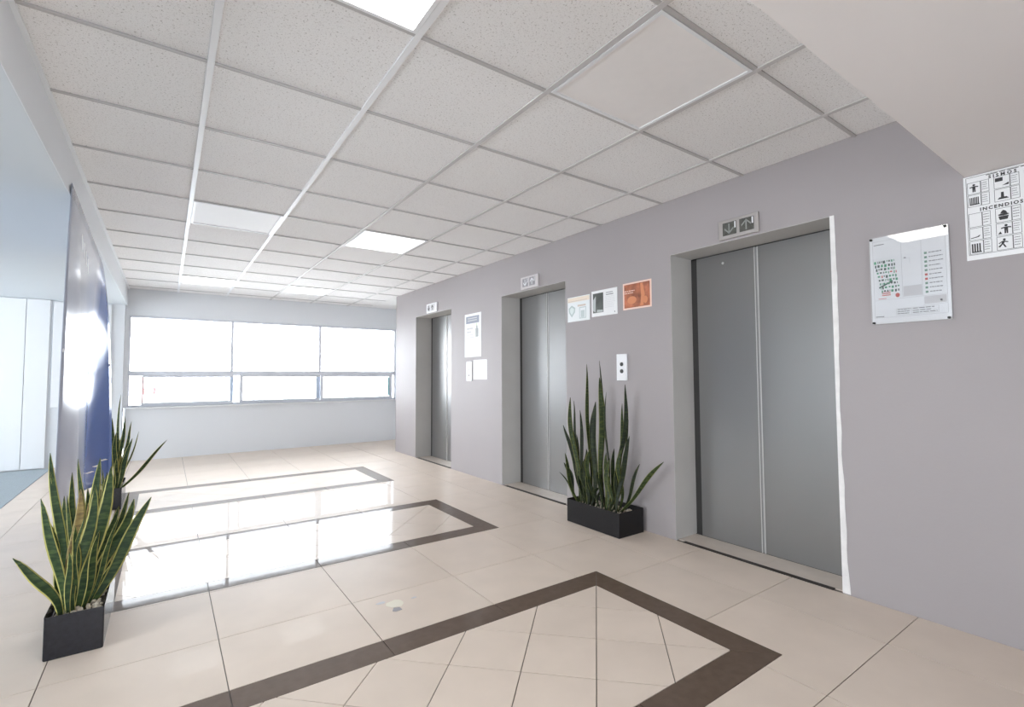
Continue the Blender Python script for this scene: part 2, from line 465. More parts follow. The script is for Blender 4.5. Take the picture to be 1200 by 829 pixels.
# chipped bare plaster edge of the nearest opening
rnd = random.Random(4)
n = 36
vs = []; fs = []
for k in range(n+1):
    z = 0.004 + (OZ-0.004)*k/n
    low = max(0, 1-z/0.25)
    wdt = 0.021 + 0.004*math.sin(5*z) + 0.002*math.sin(23*z+1) + 0.003*rnd.random() + 0.014*low
    vs += [(W-0.002, 1.1345, z), (W-0.002, 1.1345-wdt, z), (W+0.01, 1.1345-wdt, z), (W+0.03, 1.1345, z)]
for k in range(n):
    a = 4*k
    fs += [(a, a+1, a+5, a+4), (a+1, a+2, a+6, a+5), (a+3, a, a+4, a+7)]
mesh('chipped_edge', vs, fs, M_chip, wr)
sh = box('wall_shaft_back', W+D+0.4, XR+0.2, YB-0.2, YE, -0.1, CZ+0.1, M_jamb)
tag(sh, 'solid elevator shaft block behind the doors', 'wall', kind='structure')
se = box('wall_shaft_end', W+D, W+D+0.4, 6.52, YE, -0.1, CZ+0.1, M_lilac)
tag(se, 'short return wall at the far end of the elevator wall', 'wall', kind='structure')

DL = ['nearest grey steel double elevator door beside the framed evacuation plan',
      'middle grey steel double elevator door behind the right planter',
      'farthest grey steel double elevator door next to the window end']
for k, (a, b) in enumerate(OPEN):
    e = empty('door_%d' % (k+1), (W+D, (a+b)/2, 0))
    mid = (a+b)/2 + 0.02
    X0 = W+D-0.012
    box('door_panel', X0, X0+0.035, mid+0.006, b-0.055, 0.004, OZ-0.012, M_steel, e)
    box('door_panel', X0, X0+0.035, a-0.05, mid-0.006, 0.004, OZ-0.012, M_steel, e)
    box('edge_strip', X0-0.004, X0+0.02, mid+0.007, mid+0.013, 0.004, OZ-0.014, M_steel2, e)
    box('edge_strip', X0-0.004, X0+0.02, mid-0.013, mid-0.007, 0.004, OZ-0.014, M_steel2, e)
    box('seam_gap', X0+0.003, X0+0.03, mid-0.0055, mid+0.0055, 0.004, OZ-0.014, M_seam, e)
    MB().box(X0+0.01, X0+0.06, b-0.055, b+0.02, 0.0, OZ).box(X0+0.01, X0+0.06, a-0.06, b+0.02, OZ-0.012, OZ+0.03).box(X0+0.036, X0+0.07, a-0.06, b+0.02, 0.0, OZ).build('dark_frame', M_dark, e)
    sx = W+0.028
    half = a + 0.43*(b-a)
    box('sill_tile', sx, X0, half+0.001, b-0.004, -0.003, 0.0025, M_sillstone, e)
    box('sill_tile', sx, X0, a-0.02, half-0.001, -0.003, 0.0025, M_sillstone, e)
    box('threshold_strip', W-0.004, sx, a+0.05, b-0.06, -0.003, 0.004, M_strip, e)
    box('door_track', X0-0.002, X0+0.012, a-0.04, b-0.004, -0.003, 0.004, M_dark, e)
    if k == 0:
        kh = mesh('key_hole', [], [], M_steel2, e)
        bm = bmesh.new(); bmesh.ops.create_cone(bm, cap_ends=True, segments=12, radius1=0.009, radius2=0.009, depth=0.006, matrix=Matrix.Translation((X0-0.002-(W+D), 1.90-(a+b)/2, 1.925)) @ Matrix.Rotation(math.pi/2, 4, 'Y'))
        bm.to_mesh(kh.data); bm.free()
    tag(e, DL[k], 'elevator door', kind='structure')

# ================================================================== WINDOW WALL
wx0, wx1 = -0.435, 3.47
wz0, wz1 = -0.405 + EYE, 0.885 + EYE
wf = MB()
wf.box(wx0-0.02, XR+0.2, YW-0.02, YW+0.25, -0.1, wz0).box(XFL-0.2, XR+0.2, YW, YW+0.25, wz1, CZ+0.1)
wf.box(LX-0.02, wx0, YW, YW+0.25, wz0-0.01, wz1).box(wx1, XR+0.2, YW, YW+0.25, wz0, wz1)
wall_far = wf.build('wall_far', M_white)
tag(wall_far, 'white wall below and above the long window', 'wall', kind='structure')
# left part: white panels
lp = MB().box(XFL-0.2, LX-0.02, YW-0.06, YW+0.25, -0.1, LZ+0.05).build('wall_far_left', M_white)
tag(lp, 'white panelled wall at the far left under the low ceiling', 'wall', kind='structure')
for (a, b) in ((-2.9, -2.30), (-2.295, -1.455), (-1.45, -1.232)):
    box('wall_panel', a, b, YW-0.085, YW-0.055, 0.01, LZ-0.004, M_panelw, lp, 0.003, 1)
box('raised_panel', -1.20, -0.62, YW-0.08, YW-0.055, 0.77, LZ-0.02, M_panelw, lp, 0.003, 1)

win = empty('window_1', ((wx0+wx1)/2, YW, wz0))
tag(win, 'wide aluminium framed window with sliding lower sashes', 'window', kind='structure')
Y0, Y1 = YW+0.03, YW+0.09
zb0, zb1 = 0.035+EYE, 0.105+EYE
MB().box(wx0, wx1, Y0, Y1, wz1-0.03, wz1).box(wx0, wx1, Y0, Y1, wz0, wz0+0.03).box(wx0, wx0+0.02, Y0, Y1, wz0+0.03, wz1-0.03).box(wx1-0.03, wx1, Y0, Y1, wz0+0.03, wz1-0.03).build('window_frame', M_alu, win)
box('transom', wx0+0.02, wx1-0.03, Y0-0.01, Y1, zb0, zb1, M_alu, win, 0.004, 1)
for x in (0.825, 2.125):
    box('mullion', x-0.02, x+0.02, Y0, Y1, zb1, wz1-0.03, M_alu, win, 0.003, 1)
ux = [wx0+0.02, 0.825, 2.125, wx1-0.03]
for k in range(3):
    box('upper_pane', ux[k]+(0.02 if k else 0), ux[k+1]-(0.02 if k < 2 else 0), Y0+0.028, Y0+0.033, zb1, wz1-0.03, M_glass, win)
# lower sashes: (left, right, material of stiles)
zl0, zl1 = wz0+0.03, zb0
def sash(a, b, y, sl, sr, ml, mr):
    s = MB().box(a, b, y, y+0.025, zl0, zl0+0.03).box(a, b, y, y+0.025, zl1-0.025, zl1).build('sash', M_alu, win)
    box('stile', a, a+sl, y, y+0.025, zl0+0.03, zl1-0.025, ml, s)
    box('stile', b-sr, b, y, y+0.025, zl0+0.03, zl1-0.025, mr, s)
    box('pane', a+sl, b-sr, y+0.010, y+0.015, zl0+0.03, zl1-0.025, M_glass, s)
sash(-0.275, 0.85, Y0-0.002, 0.022, 0.045, M_alu_red, M_alu_blue)
sash(0.935, 2.13, Y0-0.002, 0.045, 0.06, M_alu, M_alu_blue)
sash(2.135, 3.40, Y0-0.002, 0.05, 0.05, M_alu, M_alu)
for (a, b) in ((wx0+0.02, -0.275), (0.85, 0.935)):
    box('pane', a, b, Y0+0.04, Y0+0.045, zl0, zl1, M_glass, win)
box('catch', 3.315, 3.345, Y0-0.016, Y0-0.002, zl0+0.04, zl1-0.03, M_teal, win)
box('window_sill', wx0-0.02, wx1+0.02, YW-0.055, YW+0.09, wz0-0.022, wz0, M_panelw, win, 0.004, 1)

# ================================================================== other walls (out of view), with windows added for fill light
we = box('wall_end_right', XR, XR+0.2, YE, YW, -0.1, CZ+0.1, M_white)
tag(we, 'white side wall behind the elevator block', 'wall', kind='structure')
SW = [(-0.3, 2.3, 0.4, 2.05), (5.7, 8.2, 0.12, 2.08)]  # unseen side window openings, added to let in fill light
wl = MB()
ye = YB-0.2
for (a, b, z0, z1) in SW:
    wl.box(XFL-0.2, XFL, ye, a, -0.1, CZ+0.1).box(XFL-0.2, XFL, a, b, -0.1, z0).box(XFL-0.2, XFL, a, b, z1, CZ+0.1); ye = b
wl.box(XFL-0.2, XFL, ye, YW+0.2, -0.1, CZ+0.1)
wl = wl.build('wall_left', M_white)
tag(wl, 'white wall with added windows on the far left side', 'wall', kind='structure')
for k, (a, b, z0, z1) in enumerate(SW):
    w2 = empty('window_%d' % (k+2), (XFL, (a+b)/2, z0)); tag(w2, ['small', 'large'][k] + ' side window added for fill light in the far left wall', 'window', kind='structure')
    MB().box(XFL-0.12, XFL-0.06, a, b, z0, z0+0.04).box(XFL-0.12, XFL-0.06, a, b, z1-0.04, z1).box(XFL-0.12, XFL-0.06, a, a+0.04, z0+0.04, z1-0.04).box(XFL-0.12, XFL-0.06, b-0.04, b, z0+0.04, z1-0.04).box(XFL-0.12, XFL-0.06, (a+b)/2-0.02, (a+b)/2+0.02, z0+0.04, z1-0.04).build('window_frame', M_alu, w2)
    for (c, d) in ((a+0.04, (a+b)/2-0.02), ((a+b)/2+0.02, b-0.04)):
        box('pane', XFL-0.095, XFL-0.09, c, d, z0+0.04, z1-0.04, M_glass, w2)
    portal('added_side_window_daylight', (XFL-0.14, (a+b)/2, (z0+z1)/2), (0, -math.pi/2, 0), z1-z0, b-a)
bw = (-1.1, 0.5, 0.5, 1.75)  # unseen rear window opening, added to brighten the near end
wb = MB().box(XFL-0.2, bw[0], YB-0.2, YB, -0.1, CZ+0.1).box(bw[1], XR+0.2, YB-0.2, YB, -0.1, CZ+0.1).box(bw[0], bw[1], YB-0.2, YB, -0.1, bw[2]).box(bw[0], bw[1], YB-0.2, YB, bw[3], CZ+0.1).build('wall_back', M_white)
tag(wb, 'white wall with an added window behind the viewer', 'wall', kind='structure')
w4 = empty('window_4', ((bw[0]+bw[1])/2, YB, bw[2])); tag(w4, 'window added for fill light in the wall behind the viewer', 'window', kind='structure')
fm = MB().box(bw[0], bw[1], YB-0.12, YB-0.06, bw[2], bw[2]+0.04).box(bw[0], bw[1], YB-0.12, YB-0.06, bw[3]-0.04, bw[3])
xm = (bw[0]+bw[1])/2
for x in (bw[0]+0.02, xm, bw[1]-0.02): fm.box(x-0.02, x+0.02, YB-0.12, YB-0.06, bw[2]+0.04, bw[3]-0.04)
fm.build('window_frame', M_alu, w4)
for (c, d) in ((bw[0]+0.04, xm-0.02), (xm+0.02, bw[1]-0.04)):
    box('pane', c, d, YB-0.095, YB-0.09, bw[2]+0.04, bw[3]-0.04, M_glass, w4)
portal('added_rear_window_daylight', (xm, YB-0.16, (bw[2]+bw[3])/2), (math.pi/2, 0, 0), bw[1]-bw[0], bw[3]-bw[2])
portal('window_daylight', ((wx0+wx1)/2, YW+0.16, (wz0+wz1)/2), (-math.pi/2, 0, 0), wx1-wx0, wz1-wz0)

# ================================================================== OUTSIDE
grd = box('ground', -120, 120, YW+4, 200, -12.2, -12, mat('pale_ground', (0.45, 0.45, 0.44), 0.9, noise=(0.05, 0.2)))
tag(grd, 'pale ground far below the window', 'ground', kind='structure')
bl = empty('building', (-3.5, 60, -12))
tag(bl, 'pale distant building with a red sign seen through the window', 'building')
M_bw = mat('distant_facade', (0.85, 0.86, 0.86), 0.8); M_bwin = mat('distant_window', (0.55, 0.62, 0.68), 0.3)
box('facade', -9, 8, 60, 75, -12, 0.4, M_bw, bl)
box('parapet', -9.2, 8.2, 59.8, 75.2, 0.4, 0.75, M_bw, bl)
for i in range(8):
    for j in range(4):
        box('window', -8+i*2.0, -6.8+i*2.0, 59.95, 60.05, -3.2-j*2.6, -1.7-j*2.6, M_bwin, bl)
box('red_sign', -1.75, -0.25, 59.75, 59.95, -0.45, 0.22, mat('red_sign_paint', (0.35, 0.008, 0.008), 0.5), bl)

# ================================================================== SIGNS ON THE WALL
# local sheet coordinates: u to the right (towards -Y), v up from the lower edge
class Sheet:
    def __init__(self, name, yl, yr, z0, z1, t, material, off=0.0, sheetname='sheet', bevel=0.0):
        self.yl, self.z0, self.w, self.h = yl, z0, yl-yr, z1-z0
        self.x = W - off - t
        self.e = empty(name, (W, (yl+yr)/2, z0))
        self.sheet = box(sheetname, self.x, W-off, yr, yl, z0, z1, material, self.e, bevel)
        self.loc = Vector(self.e.location)
    def polys(self, name, plist, material, lift=0.0006, parent=None):
        vs, fs = [], []
        for p in plist:
            n = len(vs); k = len(p)
            for xx in (self.x-lift, self.x):
                vs += [(xx-self.loc.x, self.yl-u-self.loc.y, self.z0+v-self.loc.z) for u, v in p]
            fs.append(tuple(n+i for i in range(k)))
            for i in range(k):
                j = (i+1) % k; fs.append((n+i, n+k+i, n+k+j, n+j))
        o = mesh(name, vs, fs, material, parent or self.e)
        if len(plist) > 1 and name not in ('arrow', 'pictogram'): o['kind'] = 'stuff'
        return o
    def rects(self, name, rl, material, lift=0.0006, parent=None):
        return self.polys(name, [[(a, b), (c, b), (c, d), (a, d)] for a, b, c, d in rl], material, lift, parent)
    def text(self, s, u, v, size, material, name='lettering', align='LEFT', sx=1.0, spacing=1.0, lift=0.0008, bold=0.0007):
        cu = bpy.data.curves.new('t', 'FONT'); cu.body = s; cu.size = size; cu.align_x = align
        cu.space_character = spacing; cu.extrude = 0.0002; cu.offset = bold; cu.resolution_u = 2
        to = bpy.data.objects.new('t', cu); COL.objects.link(to)
        bpy.context.view_layer.update()
        me = bpy.data.meshes.new_from_object(to.evaluated_get(bpy.context.evaluated_depsgraph_get()))
        bpy.data.objects.remove(to, do_unlink=True)
        me.materials.clear()
        for vx in me.vertices:
            a, b, c = vx.co
            vx.co = (self.x-lift-c-self.loc.x, self.yl-(u+a*sx)-self.loc.y, self.z0+v+b-self.loc.z)
        me.name = name
        return link(name, me, material, self.e)
    def frame(self, a, b, c, d, t):
        return [(a, b, c, b+t), (a, d-t, c, d), (a, b+t, a+t, d-t), (c-t, b+t, c, d-t)]
    def cover(self, t=0.004, lift=0.004, name='acrylic_cover'):
        return box(name, self.x-lift-t, self.x-lift, self.yl-self.w, self.yl, self.z0, self.z0+self.h, M_acrylic, self.e, 0.0)

def Z(z): return z + EYE
def ell(cx, cy, rx, ry, k=14, a0=0, a1=2*math.pi):
    return [(cx+rx*math.cos(a0+(a1-a0)*i/k), cy+ry*math.sin(a0+(a1-a0)*i/k)) for i in range(k)]
def textlines(a, b, c, d, n, rnd, th=0.35):
    out = []
    for i in range(n):
        v1 = d - (d-b)*(i+0.2)/n; v0 = v1 - (d-b)/n*th
        u = a
        end = a + (c-a)*(0.75+0.25*rnd.random())
        while u < end:
            l = (c-a)*(0.08+0.18*rnd.random())
            out.append((u, v0, min(u+l, end), v1)); u += l + (c-a)*0.04
    return out

rnd = random.Random(11)
# --- emergency instructions poster (cut by the right side of the photo)
p = Sheet('instruction_poster', 0.588, 0.288, Z(0.508), Z(0.886), 0.002, M_paper)
H = p.h
def vv(t): return H - t          # distance from the top edge
lines = p.frame(0.008, vv(0.356), 0.292, vv(0.006), 0.0014)
cells_s = [(0.03, 0.083), (0.086, 0.140)]
cells_i = [(0.170, 0.232), (0.236, 0.290), (0.294, 0.352)]
cols = [(0.012, 0.056, 0.083), (0.098, 0.148, 0.176), (0.191, 0.241, 0.269)]
gl = []
for (a, b, c) in cols:
    for (t0, t1) in cells_s + cells_i:
        gl += p.frame(a, vv(t1), b, vv(t0), 0.0013) + p.frame(b+0.0005, vv(t1), c, vv(t0), 0.0013)
lines += gl
p.rects('cell_lines', lines, M_ink)
p.rects('small_print', [r for (a, b, c) in cols for (t0, t1) in cells_s+cells_i for r in textlines(b+0.004, vv(t1)+0.008, c-0.004, vv(t0)-0.008, 4, rnd, 0.3)], M_greyink)
p.text('SISMOS', 0.082, vv(0.0285), 0.0185, M_ink, spacing=1.6)
p.text('INCENDIOS', 0.050, vv(0.1645), 0.020, M_ink, spacing=1.35)
p.rects('small_heading', textlines(0.075, vv(0.0125), 0.225, vv(0.0085), 1, rnd, 0.7), M_ink)
def person(cx, cy, s):
    return [ell(cx, cy+0.33*s, 0.11*s, 0.11*s, 10), [(cx-0.12*s, cy-0.05*s), (cx+0.12*s, cy-0.05*s), (cx+0.14*s, cy+0.2*s), (cx-0.14*s, cy+0.2*s)],
            [(cx-0.34*s, cy+0.05*s), (cx-0.14*s, cy+0.08*s), (cx-0.14*s, cy+0.2*s), (cx-0.34*s, cy+0.15*s)], [(cx+0.14*s, cy+0.08*s), (cx+0.34*s, cy+0.05*s), (cx+0.34*s, cy+0.15*s), (cx+0.14*s, cy+0.2*s)],
            [(cx-0.12*s, cy-0.42*s), (cx-0.02*s, cy-0.42*s), (cx, cy-0.05*s), (cx-0.12*s, cy-0.05*s)], [(cx+0.02*s, cy-0.42*s), (cx+0.12*s, cy-0.42*s), (cx+0.12*s, cy-0.05*s), (cx, cy-0.05*s)]]
def runner(cx, cy, s):
    return [ell(cx+0.1*s, cy+0.33*s, 0.1*s, 0.1*s, 10), [(cx-0.12*s, cy-0.08*s), (cx+0.06*s, cy-0.08*s), (cx+0.16*s, cy+0.22*s), (cx-0.02*s, cy+0.22*s)],
            [(cx+0.1*s, cy+0.1*s), (cx+0.34*s, cy+0.02*s), (cx+0.36*s, cy+0.1*s), (cx+0.12*s, cy+0.2*s)], [(cx-0.3*s, cy+0.02*s), (cx-0.24*s, cy-0.03*s), (cx, cy+0.15*s), (cx-0.02*s, cy+0.22*s)],
            [(cx-0.02*s, cy-0.1*s), (cx+0.08*s, cy-0.08*s), (cx+0.24*s, cy-0.4*s), (cx+0.12*s, cy-0.4*s)], [(cx-0.12*s, cy-0.08*s), (cx, cy-0.08*s), (cx-0.2*s, cy-0.36*s), (cx-0.34*s, cy-0.3*s)]]
def bars(a, b, c, d, n):
    return [[(a+(c-a)*i/n, b), (a+(c-a)*(i+0.62)/n, b), (a+(c-a)*(i+0.62)/n, d), (a+(c-a)*i/n, d)] for i in range(n)] + [[(a, b), (c, b), (c, b+(d-b)*0.12), (a, b+(d-b)*0.12)]]
def cc(col, row):
    a, b, c = cols[col]; t0, t1 = row
    return (a+b)/2, vv((t0+t1)/2), a, vv(t1), b, vv(t0)
def PIC(pl_): p.polys('pictogram', pl_, M_ink, 0.0007)
x, y, a, b, c, d = cc(0, cells_s[0]); PIC(person(x, y, 0.042))
x, y, a, b, c, d = cc(0, cells_s[1]); PIC(bars(a+0.006, b+0.008, c-0.006, d-0.012, 6))
x, y, a, b, c, d = cc(1, cells_s[0]); PIC([[(a+.004, y+.004), (a+.028, y+.004), (a+.028, y+.02), (a+.004, y+.02)], [(a+.026, y-.016), (a+.046, y-.016), (a+.046, y-.006)]])
x, y, a, b, c, d = cc(1, cells_s[1]); PIC([[(x-.016, y-.018), (x+.02, y-.018), (x+.012, y-.01), (x-.01, y-.01)], [(x-.005, y-.01), (x+.005, y-.01), (x+.004, y+.012), (x-.004, y+.012)]])
x, y, a, b, c, d = cc(1, cells_i[0]); PIC([[(x-.012, y-.02), (x+.012, y-.02), (x+.016, y-.004), (x-.016, y-.004)], ell(x, y+.002, 0.017, 0.005, 12), [(x-.01, y+.008), (x+.012, y+.006), (x+.008, y+.016), (x, y+.022), (x-.006, y+.016)]])
x, y, a, b, c, d = cc(1, cells_i[1]); PIC(person(x+.006, y, 0.046) + [[(a+.005, y-.02), (a+.018, y-.02), (a+.013, y-.008)]])
x, y, a, b, c, d = cc(1, cells_i[2]); PIC(runner(x-.006, y, 0.046))
x, y, a, b, c, d = cc(0, cells_i[1]); PIC([[(a+.004, b+.008), (a+.03, b+.012), (a+.036, b+.02), (a+.032, b+.02), (a+.026, b+.015), (a+.004, b+.011)]])
x, y, a, b, c, d = cc(0, cells_i[2]); PIC(bars(a+0.006, b+0.006, c-0.006, d-0.012, 4))
for k, row in enumerate(cells_s + cells_i):
    x, y, a, b, c, d = cc(2, row); PIC((person if k % 2 else runner)(x, y, 0.044))
tag(p.e, 'black and white emergency pictogram poster at the right edge of the photo', 'poster')

# --- framed evacuation plan
p = Sheet('evacuation_plan', 0.952, 0.645, Z(0.254), Z(0.690), 0.008, M_plastic, off=0.004, bevel=0.001)
w, H = p.w, p.h
p.rects('plan_lines', p.frame(0.012, 0.03, w-0.012, H-0.02, 0.0011) + [(0.012, 0.118, w-0.012, 0.119), (0.128, 0.118, 0.129, H-0.05), (0.205, 0.118, 0.206, H-0.05), (0.206, 0.075, w-0.012, 0.076)]
        + p.frame(0.132, 0.125, 0.203, 0.175, 0.0011) + p.frame(0.10, 0.036, 0.262, 0.07, 0.001) + [(0.10, 0.054, 0.262, 0.0547), (0.16, 0.036, 0.1607, 0.07), (0.132, 0.31, 0.16, 0.311), (0.16, 0.285, 0.161, 0.311)], M_paleink)
p.rects('pale_fill', [(0.134, 0.127, 0.201, 0.173), (0.21, 0.08, w-0.016, 0.115)], mat('pale_fill_ink', (0.70, 0.68, 0.69), 0.6))
walls, greens, reds = [], [], []
r2 = random.Random(2)
for row in range(9):
    v0 = 0.315 - row*0.0185
    u0 = 0.016 + row*0.0035
    u = u0
    while u < 0.10 + 0.002*row:
        l = 0.003 + 0.011*r2.random()
        hgt = 0.006 + 0.008*r2.random()
        (greens if r2.random() < 0.38 else reds if r2.random() < 0.12 else walls).append((u, v0-hgt, u+l*0.7, v0))
        u += l + 0.002
walls += [(0.034+0.004*k, 0.178+0.002*k, 0.038+0.004*k, 0.186+0.002*k) for k in range(14)]
p.rects('plan_walls', walls, mat('plan_dark_ink', (0.10, 0.14, 0.12), 0.6)); p.rects('escape_marks', greens, M_green, 0.0008)
p.rects('red_marks', reds + [(0.045, 0.147, 0.08, 0.151), (0.045, 0.139, 0.08, 0.143), (0.045, 0.155, 0.08, 0.158), (0.03, 0.124, 0.062, 0.1265)], M_red, 0.0008)
p.polys('red_point', [ell(0.108, 0.136, 0.0085, 0.0105, 14)], M_red, 0.0009)
lg, lgt = [], []
for k in range(10):
    v = 0.325 - 0.0205*k
    lg.append((0.216, v-0.010, 0.226, v)); lgt += textlines(0.232, v-0.009, w-0.022, v-0.001, 1, r2, 0.5)
p.rects('legend_symbols', [q for i, q in enumerate(lg) if i not in (5, 6)], mat('legend_ink', (0.22, 0.36, 0.28), 0.6))
p.rects('legend_symbols', [q for i, q in enumerate(lg) if i in (5, 6)], M_red)
p.rects('small_print', lgt + textlines(0.105, 0.038, 0.158, 0.068, 3, r2, 0.4) + textlines(0.165, 0.038, 0.258, 0.068, 3, r2, 0.4) + [(0.016, 0.034, 0.05, 0.038), (0.018, H-0.04, 0.06, H-0.036), (0.268, 0.088, 0.276, 0.096), (0.138, H-0.125, 0.146, H-0.12)], M_greyink)
p.cover(0.004, 0.006)
for (u, v) in ((0.008, 0.006), (w-0.010, 0.006), (0.008, H-0.008), (w-0.010, H-0.008)):
    yy, zz = p.yl-u, p.z0+v
    box('corner_screw', p.x-0.013, W, yy-0.005, yy+0.005, zz-0.005, zz+0.005, M_dark, p.e, 0.002, 2)
tag(p.e, 'framed evacuation plan with clear cover right of the nearest elevator', 'evacuation plan')

# --- three small notices
p = Sheet('orange_notice', 2.606, 2.331, Z(0.515), Z(0.722), 0.003, mat('peach_border', (0.90, 0.66, 0.56), 0.4))
w, H = p.w, p.h
p.rects('printed_panel', [(0.013, 0.012, w-0.013, H-0.012)], mat('orange_brown_print', (0.44, 0.15, 0.08), 0.35, noise=(14, 0.45)))
p.polys('highlight_shapes', [[(0.17, 0.02), (0.20, 0.02), (0.215, 0.1), (0.195, 0.19), (0.172, 0.19), (0.18, 0.1)], ell(0.09, 0.07, 0.045, 0.03, 14), ell(0.22, 0.06, 0.02, 0.028, 12)], mat('orange_highlight', (0.68, 0.27, 0.13), 0.35), 0.0009)
p.rects('faint_lettering', textlines(0.016, 0.118, 0.13, 0.15, 2, rnd, 0.45), mat('peach_lettering', (0.86, 0.60, 0.50), 0.5), 0.0012)
tag(p.e, 'square orange brown notice with peach border left of the nearest elevator', 'notice')

p = Sheet('photo_notice', 2.953, 2.667, Z(0.497), Z(0.712), 0.003, M_paper)
w, H = p.w, p.h
p.rects('printed_photo', [(0.016, 0.03, 0.135, H-0.022)], mat('photo_dark_green_grey', (0.11, 0.12, 0.11), 0.35, noise=(10, 0.4)))
p.polys('light_doorway', [[(0.018, 0.05), (0.046, 0.035), (0.05, 0.17), (0.02, 0.14)], [(0.06, 0.033), (0.13, 0.033), (0.13, 0.05), (0.064, 0.055)]], mat('photo_pale', (0.50, 0.53, 0.53), 0.35), 0.0009)
p.rects('heading', [(0.165, 0.182, 0.24, 0.188), (0.165, 0.165, 0.245, 0.172)], M_greyink)
p.rects('small_print', textlines(0.155, 0.055, 0.265, 0.155, 7, rnd, 0.22), mat('faint_ink', (0.66, 0.66, 0.67), 0.6))
p.rects('corner_mark', [(0.255, 0.016, 0.264, 0.026)], M_greyink)
tag(p.e, 'white notice with a dark doorway photograph, middle of three notices', 'notice')

p = Sheet('pale_notice', 3.255, 2.976, Z(0.480), Z(0.697), 0.003, mat('pale_bluish_paper', (0.83, 0.86, 0.87), 0.5))
w, H = p.w, p.h
p.rects('cream_header', [(0.004, H-0.045, w-0.004, H-0.006)], mat('cream_header_ink', (0.84, 0.74, 0.62), 0.5))
p.rects('header_line', [(0.01, H-0.040, w-0.03, H-0.034), (0.13, H-0.09, 0.23, H-0.075)], mat('tan_ink', (0.66, 0.57, 0.50), 0.5), 0.0009)
p.polys('shield_drawing', [[(0.015, 0.12), (0.055, 0.145), (0.10, 0.12), (0.095, 0.08), (0.055, 0.04), (0.02, 0.08)]], mat('sage_ink', (0.50, 0.58, 0.57), 0.5))
p.polys('shield_center', [[(0.03, 0.112), (0.055, 0.128), (0.085, 0.112), (0.08, 0.085), (0.055, 0.06), (0.034, 0.085)]], mat('pale_sage_ink', (0.72, 0.79, 0.78), 0.5), 0.0009)
p.rects('figure_box', p.frame(0.15, 0.02, 0.235, 0.12, 0.008) + [(0.17, 0.03, 0.215, 0.09)], mat('sage_grey_ink', (0.56, 0.63, 0.63), 0.5))
tag(p.e, 'pale notice with cream header and shield drawing, leftmost of three notices', 'notice')

# --- tall paper and two small sheets between the far elevators
p = Sheet('tall_paper_notice', 5.097, 4.728, Z(0.232), Z(0.742), 0.003, M_paper)
w, H = p.w, p.h
p.rects('grey_header', [(0.03, H-0.115, w-0.04, H-0.03)], mat('slate_header_ink', (0.25, 0.27, 0.33), 0.5))
p.rects('header_lines', [(0.07, H-0.06, w-0.09, H-0.05), (0.07, H-0.085, w-0.09, H-0.076)], M_paleink, 0.0009)
p.rects('bottle_drawing', [(w-0.12, H-0.28, w-0.06, H-0.18), (w-0.105, H-0.18, w-0.075, H-0.15)], mat('bottle_ink', (0.32, 0.34, 0.34), 0.5))
p.rects('green_cap', [(w-0.10, H-0.15, w-0.085, H-0.12)], mat('pale_green_ink', (0.45, 0.60, 0.35), 0.5))
p.rects('heading', [(0.05, H-0.185, 0.19, H-0.165), (0.05, H-0.225, 0.15, H-0.205), (0.05, H-0.255, 0.2, H-0.245), (0.05, H-0.285, 0.21, H-0.275)], M_paleink)
p.rects('small_print', textlines(0.05, 0.06, w-0.06, 0.19, 5, rnd, 0.25), mat('faint_ink', (0.66, 0.66, 0.67), 0.6))
tag(p.e, 'tall white paper notice with slate header between the two far elevators', 'notice')
p = Sheet('blank_paper', 4.90, 4.607, Z(-0.03), Z(0.195), 0.002, M_paper)
p.rects('faint_print', textlines(0.02, 0.05, 0.07, 0.17, 4, rnd, 0.2), mat('faint_ink', (0.66, 0.66, 0.67), 0.6))
tag(p.e, 'blank white paper taped below the tall notice', 'paper')
p = Sheet('call_panel', 5.045, 4.93, Z(-0.05), Z(0.18), 0.010, M_plastic, bevel=0.002)
p.polys('button', [ell(0.055, 0.135, 0.014, 0.014), ], M_paleink, 0.004)
p.polys('button', [ell(0.055, 0.065, 0.014, 0.014)], M_greyink, 0.004)
tag(p.e, 'narrow white call button panel beside the blank paper', 'call button')
p = Sheet('call_panel', 2.676, 2.572, Z(-0.035), Z(0.173), 0.012, M_plastic, bevel=0.003)
p.polys('button', [ell(0.055, 0.128, 0.0155, 0.0155, 20)], M_ink, 0.005)
p.polys('button', [ell(0.055, 0.073, 0.0155, 0.0155, 20)], M_ink, 0.005)
tag(p.e, 'white call button panel with two dark buttons above the right planter', 'call button')

# --- floor indicators above the doors
def indicator(y0, y1, label, plate, disp, arrow):
    p = Sheet('direction_indicator', y0, y1, Z(0.872), Z(0.995), 0.018, plate, sheetname='plate', bevel=0.003)
    w, H = p.w, p.h
    for k, a in enumerate((0.030, 0.142)):
        dp = p.rects('display', [(a, 0.022, a+0.092, 0.104)], disp, 0.0015)
        c = a+0.044
        s = 1 if k else -1
        m0 = 0.063
        ar = [[(c-0.004, m0-0.032), (c+0.004, m0-0.032), (c+0.004, m0+0.032), (c-0.004, m0+0.032)],
              [(c, m0+s*0.034), (c-0.030, m0+s*0.004), (c-0.030, m0-s*0.007), (c, m0+s*0.022)],
              [(c, m0+s*0.034), (c+0.030, m0+s*0.004), (c+0.030, m0-s*0.007), (c, m0+s*0.022)]]
        if s < 0: ar = [ar[0]] + [q[::-1] for q in ar[1:]]
        p.polys('arrow', ar, arrow, 0.003, dp)
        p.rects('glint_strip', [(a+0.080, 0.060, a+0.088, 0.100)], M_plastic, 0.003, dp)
    tag(p.e, label, 'indicator', 'direction indicators above the elevators')
M_arrow = mat('arrow_grey', (0.30, 0.31, 0.29), 0.4)
indicator(1.775, 1.515, 'steel up and down arrow indicator above the nearest elevator', M_plate, M_display, M_arrow)
